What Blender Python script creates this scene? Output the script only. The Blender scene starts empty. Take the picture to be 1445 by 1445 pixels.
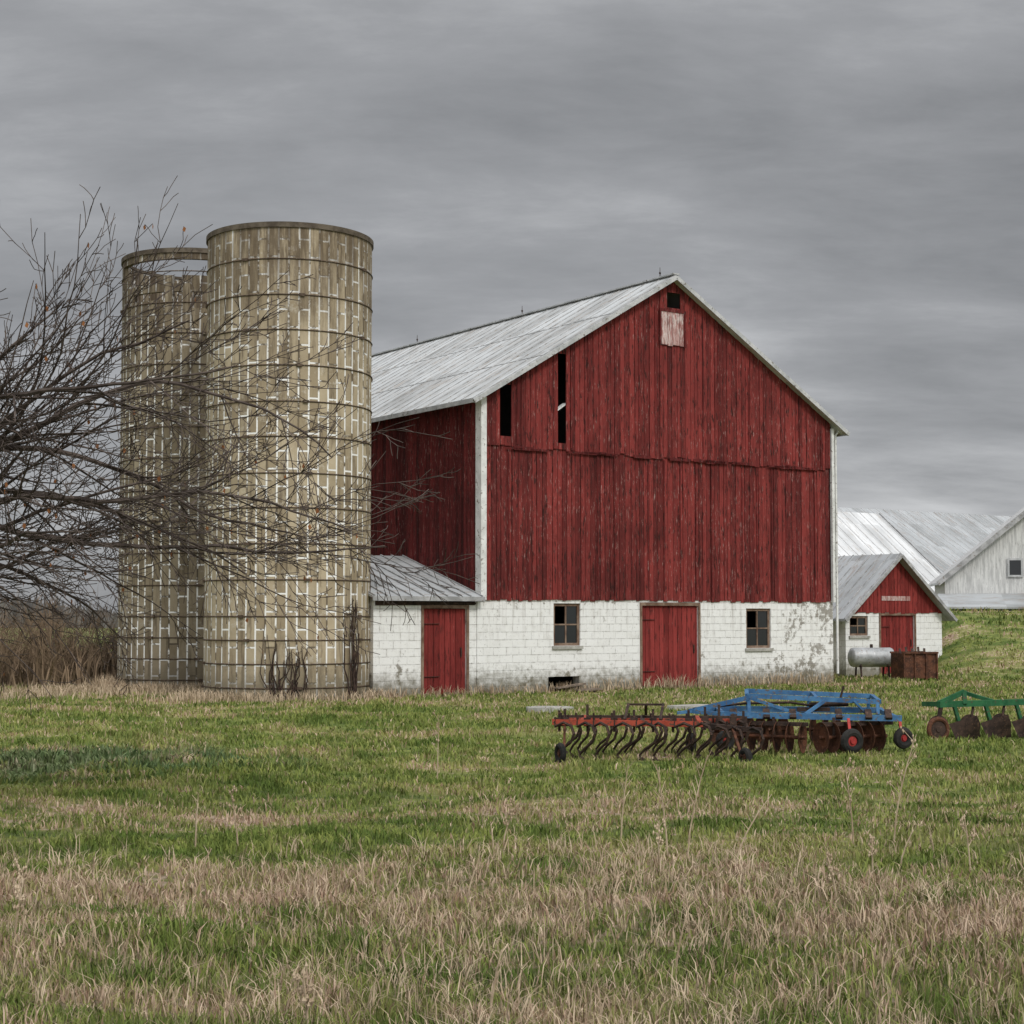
import bpy, math, random
import numpy as np
from mathutils import Vector, Matrix
random.seed(7); np.random.seed(7)
scene=bpy.context.scene
R34=math.radians(34.3)

# ---------------------------------------------------------------- helpers
class MB:
    def __init__(s): s.v=[];s.f=[];s.r=[];s.uv=[]
    def add(s,vs,fs,r=.5,uv=None):
        o=len(s.v); s.v+= [tuple(v) for v in vs]; s.f+=[tuple(i+o for i in f) for f in fs]
        s.r+=[r]*len(vs)
    def box(s,x0,x1,y0,y1,z0,z1,r=.5):
        s.add([(x0,y0,z0),(x1,y0,z0),(x1,y1,z0),(x0,y1,z0),(x0,y0,z1),(x1,y0,z1),(x1,y1,z1),(x0,y1,z1)],
              [(0,3,2,1),(4,5,6,7),(0,1,5,4),(1,2,6,5),(2,3,7,6),(3,0,4,7)],r)
    def prism(s,poly,y0,y1,r=.5):   # poly of (x,z) extruded in y
        n=len(poly); vs=[(x,y0,z) for x,z in poly]+[(x,y1,z) for x,z in poly]
        fs=[tuple(range(n)),tuple(range(2*n-1,n-1,-1))]+[(i,i+n,(i+1)%n+n,(i+1)%n) for i in range(n)]
        s.add(vs,fs,r)
    def beam(s,p1,p2,w,h=None,r=.5):
        h=h or w; a=Vector(p1);b=Vector(p2);d=(b-a).normalized()
        up=Vector((0,0,1)) if abs(d.z)<.95 else Vector((0,1,0))
        x=d.cross(up).normalized(); y=x.cross(d).normalized()
        vs=[]
        for c in (a,b):
            for sx,sy in ((-1,-1),(1,-1),(1,1),(-1,1)): vs.append(c+x*sx*w/2+y*sy*h/2)
        s.add(vs,[(0,3,2,1),(4,5,6,7),(0,1,5,4),(1,2,6,5),(2,3,7,6),(3,0,4,7)],r)
    def tube(s,pts,rad,n=6,r=.5):
        pts=[Vector(p) for p in pts]; m=len(pts)
        if not hasattr(rad,'__len__'): rad=[rad]*m
        vs=[];fs=[]; ref=None
        for i,p in enumerate(pts):
            d=(pts[min(i+1,m-1)]-pts[max(i-1,0)])
            d=d.normalized() if d.length>1e-9 else Vector((0,0,1))
            if ref is None: ref=Vector((0,0,1)) if abs(d.z)<.9 else Vector((1,0,0))
            x=d.cross(ref).normalized(); y=x.cross(d).normalized(); ref=y
            for k in range(n):
                a=2*math.pi*k/n; vs.append(p+(x*math.cos(a)+y*math.sin(a))*rad[i])
        for i in range(m-1):
            for k in range(n):
                k2=(k+1)%n; fs.append((i*n+k,i*n+k2,(i+1)*n+k2,(i+1)*n+k))
        fs.append(tuple(range(n-1,-1,-1))); fs.append(tuple((m-1)*n+k for k in range(n)))
        s.add(vs,fs,r)
    def rev(s,c,axis,prof,n=24,r=.5,closed=False):  # prof: (radius, height)
        c=Vector(c); d=Vector(axis).normalized()
        ref=Vector((0,0,1)) if abs(d.z)<.9 else Vector((1,0,0))
        x=d.cross(ref).normalized(); y=x.cross(d).normalized()
        vs=[];fs=[];m=len(prof)
        for (rr,hh) in prof:
            for k in range(n):
                a=2*math.pi*k/n; vs.append(c+d*hh+(x*math.cos(a)+y*math.sin(a))*max(rr,1e-4))
        for i in range(m if closed else m-1):
            i2=(i+1)%m
            for k in range(n):
                k2=(k+1)%n; fs.append((i*n+k,i2*n+k,i2*n+k2,i*n+k2))
        s.add(vs,fs,r)
    def torus(s,c,axis,R,r0,n=28,m=8,r=.5):
        s.rev(c,axis,[(R+r0*math.cos(2*math.pi*i/m),r0*math.sin(2*math.pi*i/m)) for i in range(m)],n,r,True)
    def build(s,name,mat,parent=None,smooth=False):
        me=bpy.data.meshes.new(name); me.from_pydata(s.v,[],s.f); me.validate()
        at=me.attributes.new('rnd','FLOAT','POINT'); at.data.foreach_set('value',np.array(s.r,dtype=np.float32))
        if smooth: me.polygons.foreach_set('use_smooth',[True]*len(me.polygons))
        me.materials.append(mat); me.update()
        o=bpy.data.objects.new(name,me); scene.collection.objects.link(o)
        if parent: o.parent=parent
        return o
def empty(name,loc=(0,0,0),rot=0):
    e=bpy.data.objects.new(name,None); e.location=loc; e.rotation_euler=(0,0,rot); e.empty_display_size=.3
    scene.collection.objects.link(e); return e
def smooth01(a,b,x):
    t=np.clip((x-a)/(b-a),0,1); return t*t*(3-2*t)
def hgt(x,y):
    x=np.asarray(x,float); y=np.asarray(y,float)
    h=2.3*smooth01(53.5,64,y)*smooth01(13.6,17.,x)*(1-smooth01(160,320,y))
    near=1-smooth01(34,41,y)
    h=h+near*(.035*np.sin(x*.9+1.3*np.sin(y*.5))+.03*np.sin(y*1.1+.7*x)+.02*np.sin(2.3*x-1.7*y)) - .02
    return h

# ---------------------------------------------------------------- node helpers
class NT:
    def __init__(s,nt): s.nt=nt
    def n(s,t,ins=None,**p):
        nd=s.nt.nodes.new(t)
        for k,v in p.items(): setattr(nd,k,v)
        if ins:
            for k,v in ins.items(): s.set(nd.inputs[k],v)
        return nd
    def set(s,sock,v):
        if isinstance(v,bpy.types.NodeSocket): s.nt.links.new(v,sock)
        elif hasattr(v,'__len__') and sock.type=='RGBA' and len(v)==3: sock.default_value=(*v,1)
        else: sock.default_value=v
    def math(s,op,a,b=0,clamp=False):
        nd=s.n('ShaderNodeMath',{0:a,1:b},operation=op); nd.use_clamp=clamp; return nd.outputs[0]
    def mix(s,f,a,b,mode='MIX'):
        nd=s.nt.nodes.new('ShaderNodeMix'); nd.data_type='RGBA'; nd.blend_type=mode
        s.set(nd.inputs[0],f); s.set(nd.inputs[6],a); s.set(nd.inputs[7],b); return nd.outputs[2]
    def noise(s,vec,scale,detail=5,rough=.6,dist=0,mp=None):
        if mp: vec=s.n('ShaderNodeMapping',{'Vector':vec,'Scale':mp}).outputs[0]
        return s.n('ShaderNodeTexNoise',{'Vector':vec,'Scale':scale,'Detail':detail,'Roughness':rough,'Distortion':dist}).outputs[0]
    def ss(s,v,a,b,lo=0,hi=1):
        nd=s.n('ShaderNodeMapRange',{0:v,1:a,2:b,3:lo,4:hi},interpolation_type='SMOOTHSTEP'); return nd.outputs[0]
def newmat(name):
    m=bpy.data.materials.new(name); m.use_nodes=True; nt=m.node_tree; nt.nodes.clear(); T=NT(nt)
    out=T.n('ShaderNodeOutputMaterial'); b=T.n('ShaderNodeBsdfPrincipled'); nt.links.new(b.outputs[0],out.inputs[0])
    T.b=b; b.inputs['Roughness'].default_value=.8; b.inputs['Specular IOR Level'].default_value=.2
    return m,T
def objc(T): return T.n('ShaderNodeTexCoord').outputs['Object']
def bump(T,h,st,dist=.02):
    T.set(T.b.inputs['Normal'],T.n('ShaderNodeBump',{'Strength':st,'Distance':dist,'Height':h}).outputs[0])

def m_red(name,c1=(.085,.015,.014),c2=(.255,.042,.037),chip=(.42,.29,.26),chipamt=.565,dirt=.9):
    m,T=newmat(name); v=objc(T); at=T.n('ShaderNodeAttribute',attribute_name='rnd').outputs['Fac']
    streak=T.noise(v,3,7,.75,0,(3,3,.25)); big=T.noise(v,.5,4,.65); fine=T.noise(v,9,5,.75,0,(2.5,2.5,.45))
    f=T.math('ADD',T.math('MULTIPLY',streak,.6),T.math('MULTIPLY',big,.45)); f=T.math('ADD',f,T.math('MULTIPLY',at,.24))
    col=T.mix(T.ss(f,.42,.86),c1,c2)
    ch=T.math('MULTIPLY',T.ss(fine,chipamt,chipamt+.1),T.ss(big,.38,.6,.2,.75)); col=T.mix(ch,col,chip)
    dk=T.noise(v,5,5,.75,0,(3,3,.5)); col=T.mix(T.math('MULTIPLY',T.ss(dk,.53,.63),dirt),col,(.028,.012,.010))
    T.set(T.b.inputs['Base Color'],col); bump(T,fine,.7); T.b.inputs['Roughness'].default_value=.9
    return m
def m_block(name,peel=.64):
    m,T=newmat(name); v=objc(T); sp=T.n('ShaderNodeSeparateXYZ',{0:v}); 
    u=T.math('ADD',sp.outputs[0],sp.outputs[1]); w=T.n('ShaderNodeCombineXYZ',{0:u,1:sp.outputs[2],2:0.}).outputs[0]
    br=T.n('ShaderNodeTexBrick',{'Vector':w,'Color1':(.74,.735,.71),'Color2':(.86,.86,.845),'Mortar':(.48,.47,.44),'Scale':1.,
        'Mortar Size':.010,'Mortar Smooth':.3,'Brick Width':.41,'Row Height':.205})
    n1=T.noise(v,1.1,7,.7); n2=T.noise(v,5,6,.7); n3=T.noise(v,14,4,.7)
    col=T.mix(T.ss(n2,.42,.62),(.83,.83,.81),br.outputs[0])
    side=T.ss(sp.outputs[0],8.5,12.5,0,.07)
    pe=T.ss(T.math('ADD',side,T.math('ADD',T.math('MULTIPLY',n1,.55),T.math('MULTIPLY',n2,.45))),peel-.07,peel-.02)
    col=T.mix(T.math('MULTIPLY',pe,.85),col,(.25,.23,.195))
    col=T.mix(T.math('MULTIPLY',T.ss(n3,.57,.69),.45),col,(.28,.265,.23))
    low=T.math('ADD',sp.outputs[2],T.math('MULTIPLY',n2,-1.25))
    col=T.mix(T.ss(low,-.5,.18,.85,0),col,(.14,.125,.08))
    st=T.noise(v,2,6,.7,0,(3,3,.22)); top=T.ss(sp.outputs[2],1.,2.6,0,1)
    col=T.mix(T.math('MULTIPLY',T.math('MULTIPLY',T.ss(st,.5,.67),top),.6),col,(.22,.18,.14))
    T.set(T.b.inputs['Base Color'],col); bump(T,T.math('ADD',T.math('MULTIPLY',br.outputs[1],-1.),T.math('MULTIPLY',n2,.6)),.7)
    return m
def m_rough(name,c1,c2,scale=4,rough=.8,metal=0,c3=None,mp=None,bst=.4,t3=(.58,.68),det=5):
    m,T=newmat(name); v=objc(T); a=T.noise(v,scale,det,.65,0,mp)
    col=T.mix(T.ss(a,.35,.65),c1,c2)
    if c3 or bst>0:
        b=T.noise(v,scale*3.3,max(det-2,1),.7,0,mp)
        if c3: col=T.mix(T.ss(b,*t3),col,c3)
        if bst>0: bump(T,b,bst,.01)
    T.set(T.b.inputs['Base Color'],col); T.b.inputs['Roughness'].default_value=rough; T.b.inputs['Metallic'].default_value=metal
    return m
def m_metalroof(name,base=(.62,.64,.64),dark=(.32,.325,.315),rust=(.34,.25,.17)):
    m,T=newmat(name); v=objc(T); sp=T.n('ShaderNodeSeparateXYZ',{0:v})
    pan=T.math('FLOOR',T.math('MULTIPLY',sp.outputs[1],1/.62)); row=T.math('FLOOR',T.math('MULTIPLY',sp.outputs[0],1/2.2))
    wn=T.n('ShaderNodeTexWhiteNoise',{'Vector':T.n('ShaderNodeCombineXYZ',{0:pan,1:row,2:0.}).outputs[0]},noise_dimensions='3D').outputs[0]
    n1=T.noise(v,.6,5,.65); n2=T.noise(v,3,6,.75,0,(.4,2,.4))
    f=T.math('ADD',T.math('MULTIPLY',wn,.4),T.math('MULTIPLY',n1,.75))
    col=T.mix(T.ss(f,.35,.9),base,dark)
    col=T.mix(T.math('MULTIPLY',T.ss(n2,.52,.66),.7),col,rust)
    T.set(T.b.inputs['Base Color'],col); T.b.inputs['Roughness'].default_value=.55; T.b.inputs['Metallic'].default_value=.1
    bump(T,n2,.2); return m
def m_silo(name,t):
    m,T=newmat(name); v=objc(T); uv=T.n('ShaderNodeTexCoord').outputs['UV']; sp=T.n('ShaderNodeSeparateXYZ',{0:uv})
    w=T.n('ShaderNodeCombineXYZ',{0:sp.outputs[1],1:sp.outputs[0],2:0.}).outputs[0]
    br=T.n('ShaderNodeTexBrick',{'Vector':w,'Color1':(.25*t,.20*t,.13*t),'Color2':(.43*t,.36*t,.25*t),'Mortar':(.12*t,.098*t,.07*t),'Scale':1.,
        'Mortar Size':.023,'Mortar Smooth':.1,'Brick Width':.87,'Row Height':.2538})
    n1=T.noise(v,.5,5,.65); n2=T.noise(v,3.5,6,.75); st=T.noise(v,2.2,6,.75,0,(2,2,.2)); pm=T.noise(v,2.2,5,.7)
    col=br.outputs[0]
    col=T.mix(T.ss(n1,.42,.7,0,.6),col,(.20*t,.155*t,.095*t))
    col=T.mix(T.math('MULTIPLY',T.ss(st,.49,.65),.65),col,(.085*t,.064*t,.043*t))
    col=T.mix(T.math('MULTIPLY',T.ss(n2,.55,.67),.5),col,(.5*t,.46*t,.38*t))
    mw=T.math('MULTIPLY',br.outputs[1],T.ss(pm,.43,.51)); col=T.mix(mw,col,(.86,.85,.81))
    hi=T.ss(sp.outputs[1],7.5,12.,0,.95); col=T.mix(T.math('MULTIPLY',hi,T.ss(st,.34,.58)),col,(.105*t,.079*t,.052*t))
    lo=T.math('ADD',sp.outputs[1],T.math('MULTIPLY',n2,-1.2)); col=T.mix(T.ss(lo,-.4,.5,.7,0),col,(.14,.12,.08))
    T.set(T.b.inputs['Base Color'],col); bump(T,T.math('ADD',T.math('MULTIPLY',br.outputs[1],-.8),n2),.7); T.b.inputs['Roughness'].default_value=.9
    return m

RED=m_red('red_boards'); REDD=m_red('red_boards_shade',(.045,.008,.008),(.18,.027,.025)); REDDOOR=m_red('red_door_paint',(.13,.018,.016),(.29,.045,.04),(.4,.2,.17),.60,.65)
FADED=m_red('faded_panel',(.25,.09,.08),(.42,.22,.20),(.74,.68,.64),.45,.5)
BLOCK=m_block('white_painted_block'); BLOCK2=m_block('white_block_small',.66)
ROOF=m_metalroof('barn_roof_metal'); ROOFW=m_metalroof('white_roof_metal',(.78,.79,.79),(.50,.51,.51),(.45,.40,.35)); ROOFG=m_metalroof('grey_roof_metal',(.48,.50,.51),(.28,.29,.29),(.3,.24,.2))
TRIM=m_rough('white_trim',(.62,.62,.60),(.80,.80,.78),3,c3=(.28,.25,.22)); TRIMG=m_rough('grey_trim',(.38,.39,.39),(.55,.55,.55),3,c3=(.2,.18,.16))
SEAM=m_rough('roof_seams',(.26,.26,.26),(.46,.46,.46),3,c3=(.2,.16,.13)); SEAML=m_rough('light_roof_seams',(.5,.5,.5),(.62,.62,.62),3)
DARK=m_rough('dark_interior',(.012,.011,.01),(.02,.018,.016)); WOOD=m_rough('weathered_wood',(.14,.11,.085),(.24,.19,.15),3,mp=(3,3,.5)); WFR=m_rough('window_frame_wood',(.13,.075,.05),(.26,.19,.14),3)
RUST=m_rough('rust_iron',(.05,.024,.016),(.14,.058,.032),6,.75,.1,(.20,.10,.065)); RUSTD=m_rough('dark_iron',(.030,.021,.018),(.07,.045,.035),7,.7,.2,(.14,.08,.055)); HOOP=m_rough('weathered_hoop',(.06,.043,.03),(.12,.085,.06),4,.8,.1,(.22,.19,.14))
ORANGE=m_rough('orange_red_paint',(.28,.045,.025),(.40,.078,.045),5,.7,0,(.11,.055,.035),t3=(.54,.64))
BLUE=m_rough('blue_paint',(.040,.115,.24),(.075,.195,.35),5,.65,0,(.13,.10,.08),t3=(.56,.66)); GREEN=m_rough('green_paint',(.015,.085,.035),(.03,.135,.055),5,.7,0,(.08,.06,.04))
TYRE=m_rough('tyre_rubber',(.015,.015,.015),(.035,.033,.03),6,.9); HUBR=m_rough('red_hub',(.30,.03,.03),(.40,.05,.04),6,.5,0,(.15,.05,.03))
TANK=m_rough('galvanised_tank',(.36,.37,.37),(.52,.53,.53),4,.45,.4,(.25,.2,.16)); CONC=m_rough('concrete_slab',(.30,.29,.26),(.45,.44,.4),5,c3=(.2,.19,.16))
WWALL=m_rough('white_weathered_boards',(.45,.45,.44),(.70,.70,.68),2.5,c3=(.27,.26,.25),mp=(4,4,.4))
m,T=newmat('window_glass'); T.b.inputs['Base Color'].default_value=(.02,.022,.024,1); T.b.inputs['Roughness'].default_value=.15; T.b.inputs['Specular IOR Level'].default_value=.5; GLASS=m
BARK=m_rough('bark',(.050,.038,.032),(.12,.095,.08),5,.9,0,None,bst=0,det=2); TWIGM=m_rough('brush_twig',(.10,.07,.045),(.26,.185,.12),.9,.9,0,None,bst=0,det=2)
STRAW=m_rough('dry_stalk',(.36,.27,.18),(.55,.44,.31),4,.85,0,None,bst=0,det=2); DEADLEAF=m_rough('dead_leaf',(.2,.08,.03),(.3,.13,.05),4,.9)

# ---------------------------------------------------------------- grass colour shared
def grass_col(T,blade=False):
    geo=T.n('ShaderNodeNewGeometry').outputs['Position']; sp=T.n('ShaderNodeSeparateXYZ',{0:geo})
    flat=T.n('ShaderNodeCombineXYZ',{0:sp.outputs[0],1:sp.outputs[1],2:0.}).outputs[0]
    n0=T.noise(flat,.42,3,.65,0,(.5,1.3,1)); n1=T.noise(flat,1.7,3,.7,0,(.7,1.2,1)); n2=T.noise(flat,9,1,.6)
    f=T.math('ADD',T.math('MULTIPLY',n0,.5),T.math('MULTIPLY',n1,.5))
    road=T.math('MULTIPLY',T.ss(sp.outputs[1],12.8,14.4,1,0),T.ss(sp.outputs[1],9.0,10.6,.055,.085))   # rough verge
    b1=T.math('MULTIPLY',T.ss(sp.outputs[1],15.2,16.2),T.ss(sp.outputs[1],17.6,19.5,1,0))
    b2=T.math('MULTIPLY',T.ss(sp.outputs[1],33,38.),.025)
    f=T.math('ADD',T.math('ADD',T.math('ADD',f,road),T.math('MULTIPLY',b1,.06)),b2)
    if blade:
        at=T.n('ShaderNodeAttribute',attribute_name='rnd').outputs['Fac']
        f=T.math('ADD',f,T.math('MULTIPLY',T.math('SUBTRACT',at,.5),.33))
    else: f=T.math('ADD',f,T.math('MULTIPLY',T.math('SUBTRACT',n2,.5),.3))
    green=T.mix(T.ss(n1,.38,.62),(.100,.152,.032),(.265,.30,.080))
    green=T.mix(T.ss(n2,.4,.7,0,.65),green,(.075,.105,.027))
    green=T.mix(T.ss(n0,.45,.62,0,.55),green,(.37,.34,.13))
    tan=T.mix(T.ss(n2,.35,.65),(.32,.21,.145),(.58,.45,.335))
    col=T.mix(T.ss(f,.56,.655),green,tan)
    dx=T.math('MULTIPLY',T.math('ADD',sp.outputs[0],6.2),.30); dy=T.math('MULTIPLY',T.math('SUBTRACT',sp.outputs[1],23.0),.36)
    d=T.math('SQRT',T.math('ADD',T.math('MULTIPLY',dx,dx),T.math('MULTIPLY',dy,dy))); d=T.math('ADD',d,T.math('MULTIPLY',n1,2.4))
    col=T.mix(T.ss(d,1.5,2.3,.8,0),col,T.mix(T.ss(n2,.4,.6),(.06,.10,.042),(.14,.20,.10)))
    return col,n2,sp
m,T=newmat('ground_turf'); col,n2,sp=grass_col(T); col=T.mix(T.ss(sp.outputs[1],4,26,.75,.2),col,(.04,.035,.018)); T.set(T.b.inputs['Base Color'],col); bump(T,n2,.8,.05); T.b.inputs['Roughness'].default_value=.95; GROUND=m  # nearby turf darkened: shade in the gaps between blades put into its colour
m,T=newmat('grass_blades'); col,n2,sp=grass_col(T,True); T.set(T.b.inputs['Base Color'],col); T.b.inputs['Roughness'].default_value=.8; T.b.inputs['Specular IOR Level'].default_value=.1; BLADES=m

# ---------------------------------------------------------------- ground
def axis(segs):
    out=[]
    for a,b,n in segs: out+=list(np.linspace(a,b,n,endpoint=False))
    return np.array(out+[segs[-1][1]])
xs=axis([(-1500,-200,12),(-200,-40,16),(-40,-20,20),(-20,20,130),(20,45,40),(45,200,16),(200,1500,12)])
ys=axis([(-60,3,10),(3,40,130),(40,90,70),(90,340,30),(340,2500,20)])
X,Y=np.meshgrid(xs,ys); Z=hgt(X,Y); nx=len(xs); ny=len(ys)
v=np.stack([X.ravel(),Y.ravel(),Z.ravel()],1)
fs=[(j*nx+i,j*nx+i+1,(j+1)*nx+i+1,(j+1)*nx+i) for j in range(ny-1) for i in range(nx-1)]
me=bpy.data.meshes.new('ground'); me.from_pydata(v.tolist(),[],fs); me.polygons.foreach_set('use_smooth',[True]*len(fs)); me.materials.append(GROUND)
scene.collection.objects.link(bpy.data.objects.new('ground',me))

# ---------------------------------------------------------------- wall with holes
def wallholes(mb,u0,u1,z0,z1,holes,y=0,th=.3):
    us=sorted({u0,u1}|{h[0] for h in holes}|{h[1] for h in holes}); zs=sorted({z0,z1}|{h[2] for h in holes}|{h[3] for h in holes})
    for a,b in zip(us,us[1:]):
        for c,d in zip(zs,zs[1:]):
            mu=(a+b)/2;mz=(c+d)/2
            if any(h[0]<mu<h[1] and h[2]<mz<h[3] for h in holes): continue
            mb.add([(a,y,c),(b,y,c),(b,y,d),(a,y,d)],[(0,1,2,3)]); mb.add([(a,y+th,c),(b,y+th,c),(b,y+th,d),(a,y+th,d)],[(3,2,1,0)])
    for a,b,c,d in holes:
        mb.add([(a,y,c),(a,y+th,c),(a,y+th,d),(a,y,d)],[(0,1,2,3)]); mb.add([(b,y,c),(b,y+th,c),(b,y+th,d),(b,y,d)],[(3,2,1,0)])
        mb.add([(a,y,d),(b,y,d),(b,y+th,d),(a,y+th,d)],[(0,1,2,3)]); mb.add([(a,y,c),(b,y,c),(b,y+th,c),(a,y+th,c)],[(3,2,1,0)])
def window(par,u0,u1,z0,z1,name,frame=None):
    frame=frame or WFR
    f=MB(); y0,y1=.05,.11; t=.075
    f.box(u0,u0+t,y0,y1,z0,z1);f.box(u1-t,u1,y0,y1,z0,z1);f.box(u0+t,u1-t,y0,y1,z1-t,z1);f.box(u0+t,u1-t,y0,y1,z0,z0+t)
    mu=(u0+u1)/2;mz=(z0+z1)/2; f.box(mu-.022,mu+.022,y0+.01,y1-.01,z0+t,z1-t); f.box(u0+t,mu-.022,y0+.01,y1-.01,mz-.02,mz+.02); f.box(mu+.022,u1-t,y0+.01,y1-.01,mz-.02,mz+.02)
    f.build(name+'_frame',frame,par)
    g=MB(); g.box(u0+t,u1-t,y1-.03,y1-.022,z0+t,mz-.02)
    g.box(mu+.022,u1-t,y1-.03,y1-.022,mz+.02,z1-t); g.build(name+'_glass',GLASS,par)
    s=MB(); s.box(u0-.06,u1+.06,-.06,.0-.003,z0-.09,z0-.005); s.build(name+'_sill',CONC,par)
def door(par,u0,u1,z0,z1,name,y=.05):
    d=MB(); u=u0
    while u<u1-.01:
        w=min(.17,u1-u); d.box(u+.007,u+w-.007,y,y+.04+random.uniform(0,.008),z0+.03+random.uniform(0,.07),z1-.01,random.random()); u+=w
    d.build(name+'_boards',REDDOOR,par)
    b=MB(); b.box(u0,u1,y+.05,y+.07,z0,z1); b.build(name+'_backing',DARK,par)
    f=MB(); f.box(u0-.07,u0,-.03,-.003,z0,z1);f.box(u1,u1+.07,-.03,-.003,z0,z1);f.box(u0-.07,u1+.07,-.03,-.003,z1,z1+.09); f.build(name+'_casing',WFR,par)
    h=MB(); h.beam((u0+.02,y-.012,z0+.5),(u0+.5,y-.012,z0+.5),.05,.012);h.beam((u0+.02,y-.012,z1-.4),(u0+.5,y-.012,z1-.4),.05,.012);h.beam((u1-.15,y-.03,z0+1.),(u1-.15,y-.03,z0+1.25),.03); h.build(name+'_hinges',RUSTD,par)
def boards(mb,u0,u1,lo,hi,ops,y,w=.17,along='x',yj=.02,th=.03,gap=.010):
    u=u0
    while u<u1-.02:
        ww=min(w*random.uniform(.75,1.25),u1-u); a,b=u+gap*random.uniform(.5,1.5),u+ww-gap*.6; mu=(a+b)/2
        z00=lo(mu)+random.uniform(-.03,.03)
        rng=[(h[2],h[3]) for h in ops if h[0]<mu<h[1]]
        rng.sort(); cur=z00; pieces=[]
        for r0,r1 in rng:
            if r0>cur: pieces.append((cur,r0,False))
            cur=r1
        pieces.append((cur,None,True)); rr=random.random(); yy=y-random.uniform(0,yj)
        for z0,z1,top in pieces:
            if top:
                za,zb=hi(a),hi(b)
                if min(za,zb)-z0<.02: continue
            else: za=zb=z1
            pts=[(a,z0),(b,z0),(b,zb),(a,za)]
            if along=='x': mb.prism(pts,yy-th,yy,rr)
            else:
                n=4; vs=[(yy-th,p[0],p[1]) for p in pts]+[(yy,p[0],p[1]) for p in pts]
                mb.add(vs,[(0,1,2,3),(7,6,5,4)]+[(i,i+n,(i+1)%n+n,(i+1)%n) for i in range(n)],rr)
        u+=ww

# ---------------------------------------------------------------- BARN
barn=empty('red_barn',(-.83,43,0),R34)
W=13.05;L=22.;EV=8.0;RD=11.85;ms=(RD-EV)/(W/2)
rz=lambda u: EV+ms*min(u,W-u)
mb=MB(); H=[(5.46,7.56,-.1,2.37),(2.38,3.29,1.26,2.42),(9.44,10.43,1.12,2.30),(2.2,3.25,-.1,.42)]
wallholes(mb,0,W,-.1,2.55,H)
mb.add([(0,0.3,-.1),(0,L,-.1),(0,L,2.55),(0,0.3,2.55)],[(0,1,2,3)]); mb.add([(W,0,-.1),(W,L,-.1),(W,L,2.55),(W,0,2.55)],[(0,1,2,3)]); mb.add([(0,L,-.1),(W,L,-.1),(W,L,2.55),(0,L,2.55)],[(0,1,2,3)])
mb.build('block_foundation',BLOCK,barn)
mb=MB(); slots=[(.55,.90,6.9,8.30),(2.40,2.82,6.82,9.30),(6.35,6.85,11.0,11.45)]
boards(mb,0.12,W-.12,lambda u:6.60+.04*math.sin(u*3),lambda u:rz(u)-.02,slots,-.045)
mb.build('gable_boards_upper',RED,barn)
mb=MB(); boards(mb,.12,W-.12,lambda u:2.50,lambda u:6.72,[],-.005,yj=.012,th=.024); mb.build('gable_boards_lower',RED,barn)
mb=MB(); random.seed(3)
for _ in range(30):
    u=random.uniform(.5,12.2); mb.box(u,u+random.uniform(.3,.7),-.112,-.100,6.56+random.uniform(-.03,.02),6.60+random.uniform(.0,.05))
for u in np.arange(.25,12.9,.60):
    if random.random()<.6: mb.box(u,u+.04,-.056,-.042,2.55+random.uniform(0,.3),6.55,.4+random.random()*.6)
for u in np.arange(.5,12.6,.6):
    if random.random()<.5: mb.box(u,u+.04,-.112,-.096,6.7,min(rz(u),rz(u+.05))-.1-random.uniform(0,.5),.4+random.random()*.6)
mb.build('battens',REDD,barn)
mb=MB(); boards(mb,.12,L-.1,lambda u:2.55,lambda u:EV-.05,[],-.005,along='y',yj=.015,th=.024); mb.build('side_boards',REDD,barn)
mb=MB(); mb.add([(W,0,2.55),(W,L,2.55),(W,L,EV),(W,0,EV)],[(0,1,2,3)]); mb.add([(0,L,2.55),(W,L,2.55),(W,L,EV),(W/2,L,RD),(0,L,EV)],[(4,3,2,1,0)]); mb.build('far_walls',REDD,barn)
mb=MB(); mb.add([(.1,.5,2.5),(W-.1,.5,2.5),(W-.1,.5,6.5),(.1,.5,6.5)],[(0,1,2,3)]); mb.add([(0.1,1.4,2.5),(W-.1,1.4,2.5),(W-.1,1.4,EV-.2),(W/2,1.4,RD-.25),(0.1,1.4,EV-.2)],[(4,3,2,1,0)]); mb.add([(.12,.3,2.5),(.12,L,2.5),(.12,L,7.9),(.12,.3,7.9)],[(0,1,2,3)])
mb.add([(0.31,1.4,-.1),(W-.1,1.4,-.1),(W-.1,1.4,2.5),(.31,1.4,2.5)],[(0,1,2,3)]); mb.build('interior_dark_sheets',DARK,barn)  # near-black sheets behind the boards, interior darkness put into their colour
mb=MB(); mb.box(-.065,.11,-.12,-.03,2.5,EV-.1); mb.box(-.065,-.035,-.03,.16,2.5,EV-.1); mb.box(W-.09,W+.02,-.12,-.03,2.5,EV-.1); mb.tube([(W+.14,-.05,.3),(W+.14,-.05,EV-.3),(W+.3,-.1,EV-.1)],.04)
mb.build('corner_boards',TRIM,barn)
mb=MB(); mb.beam((2.45,-.02,7.72),(2.82,.06,7.95),.16,.03); mb.build('loose_board',TRIM,barn)
mb=MB(); boards(mb,6.12,6.96,lambda u:9.9,lambda u:10.86,[],-.12,w=.21,yj=.004,th=.02); mb.build('loft_hatch',FADED,barn)
mb=MB(); mb.box(6.05,7.03,-.16,-.145,10.86,10.94); mb.box(6.05,6.11,-.16,-.145,9.86,10.86); mb.box(6.97,7.03,-.16,-.145,9.86,10.86); mb.build('loft_hatch_frame',REDD,barn)
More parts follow.
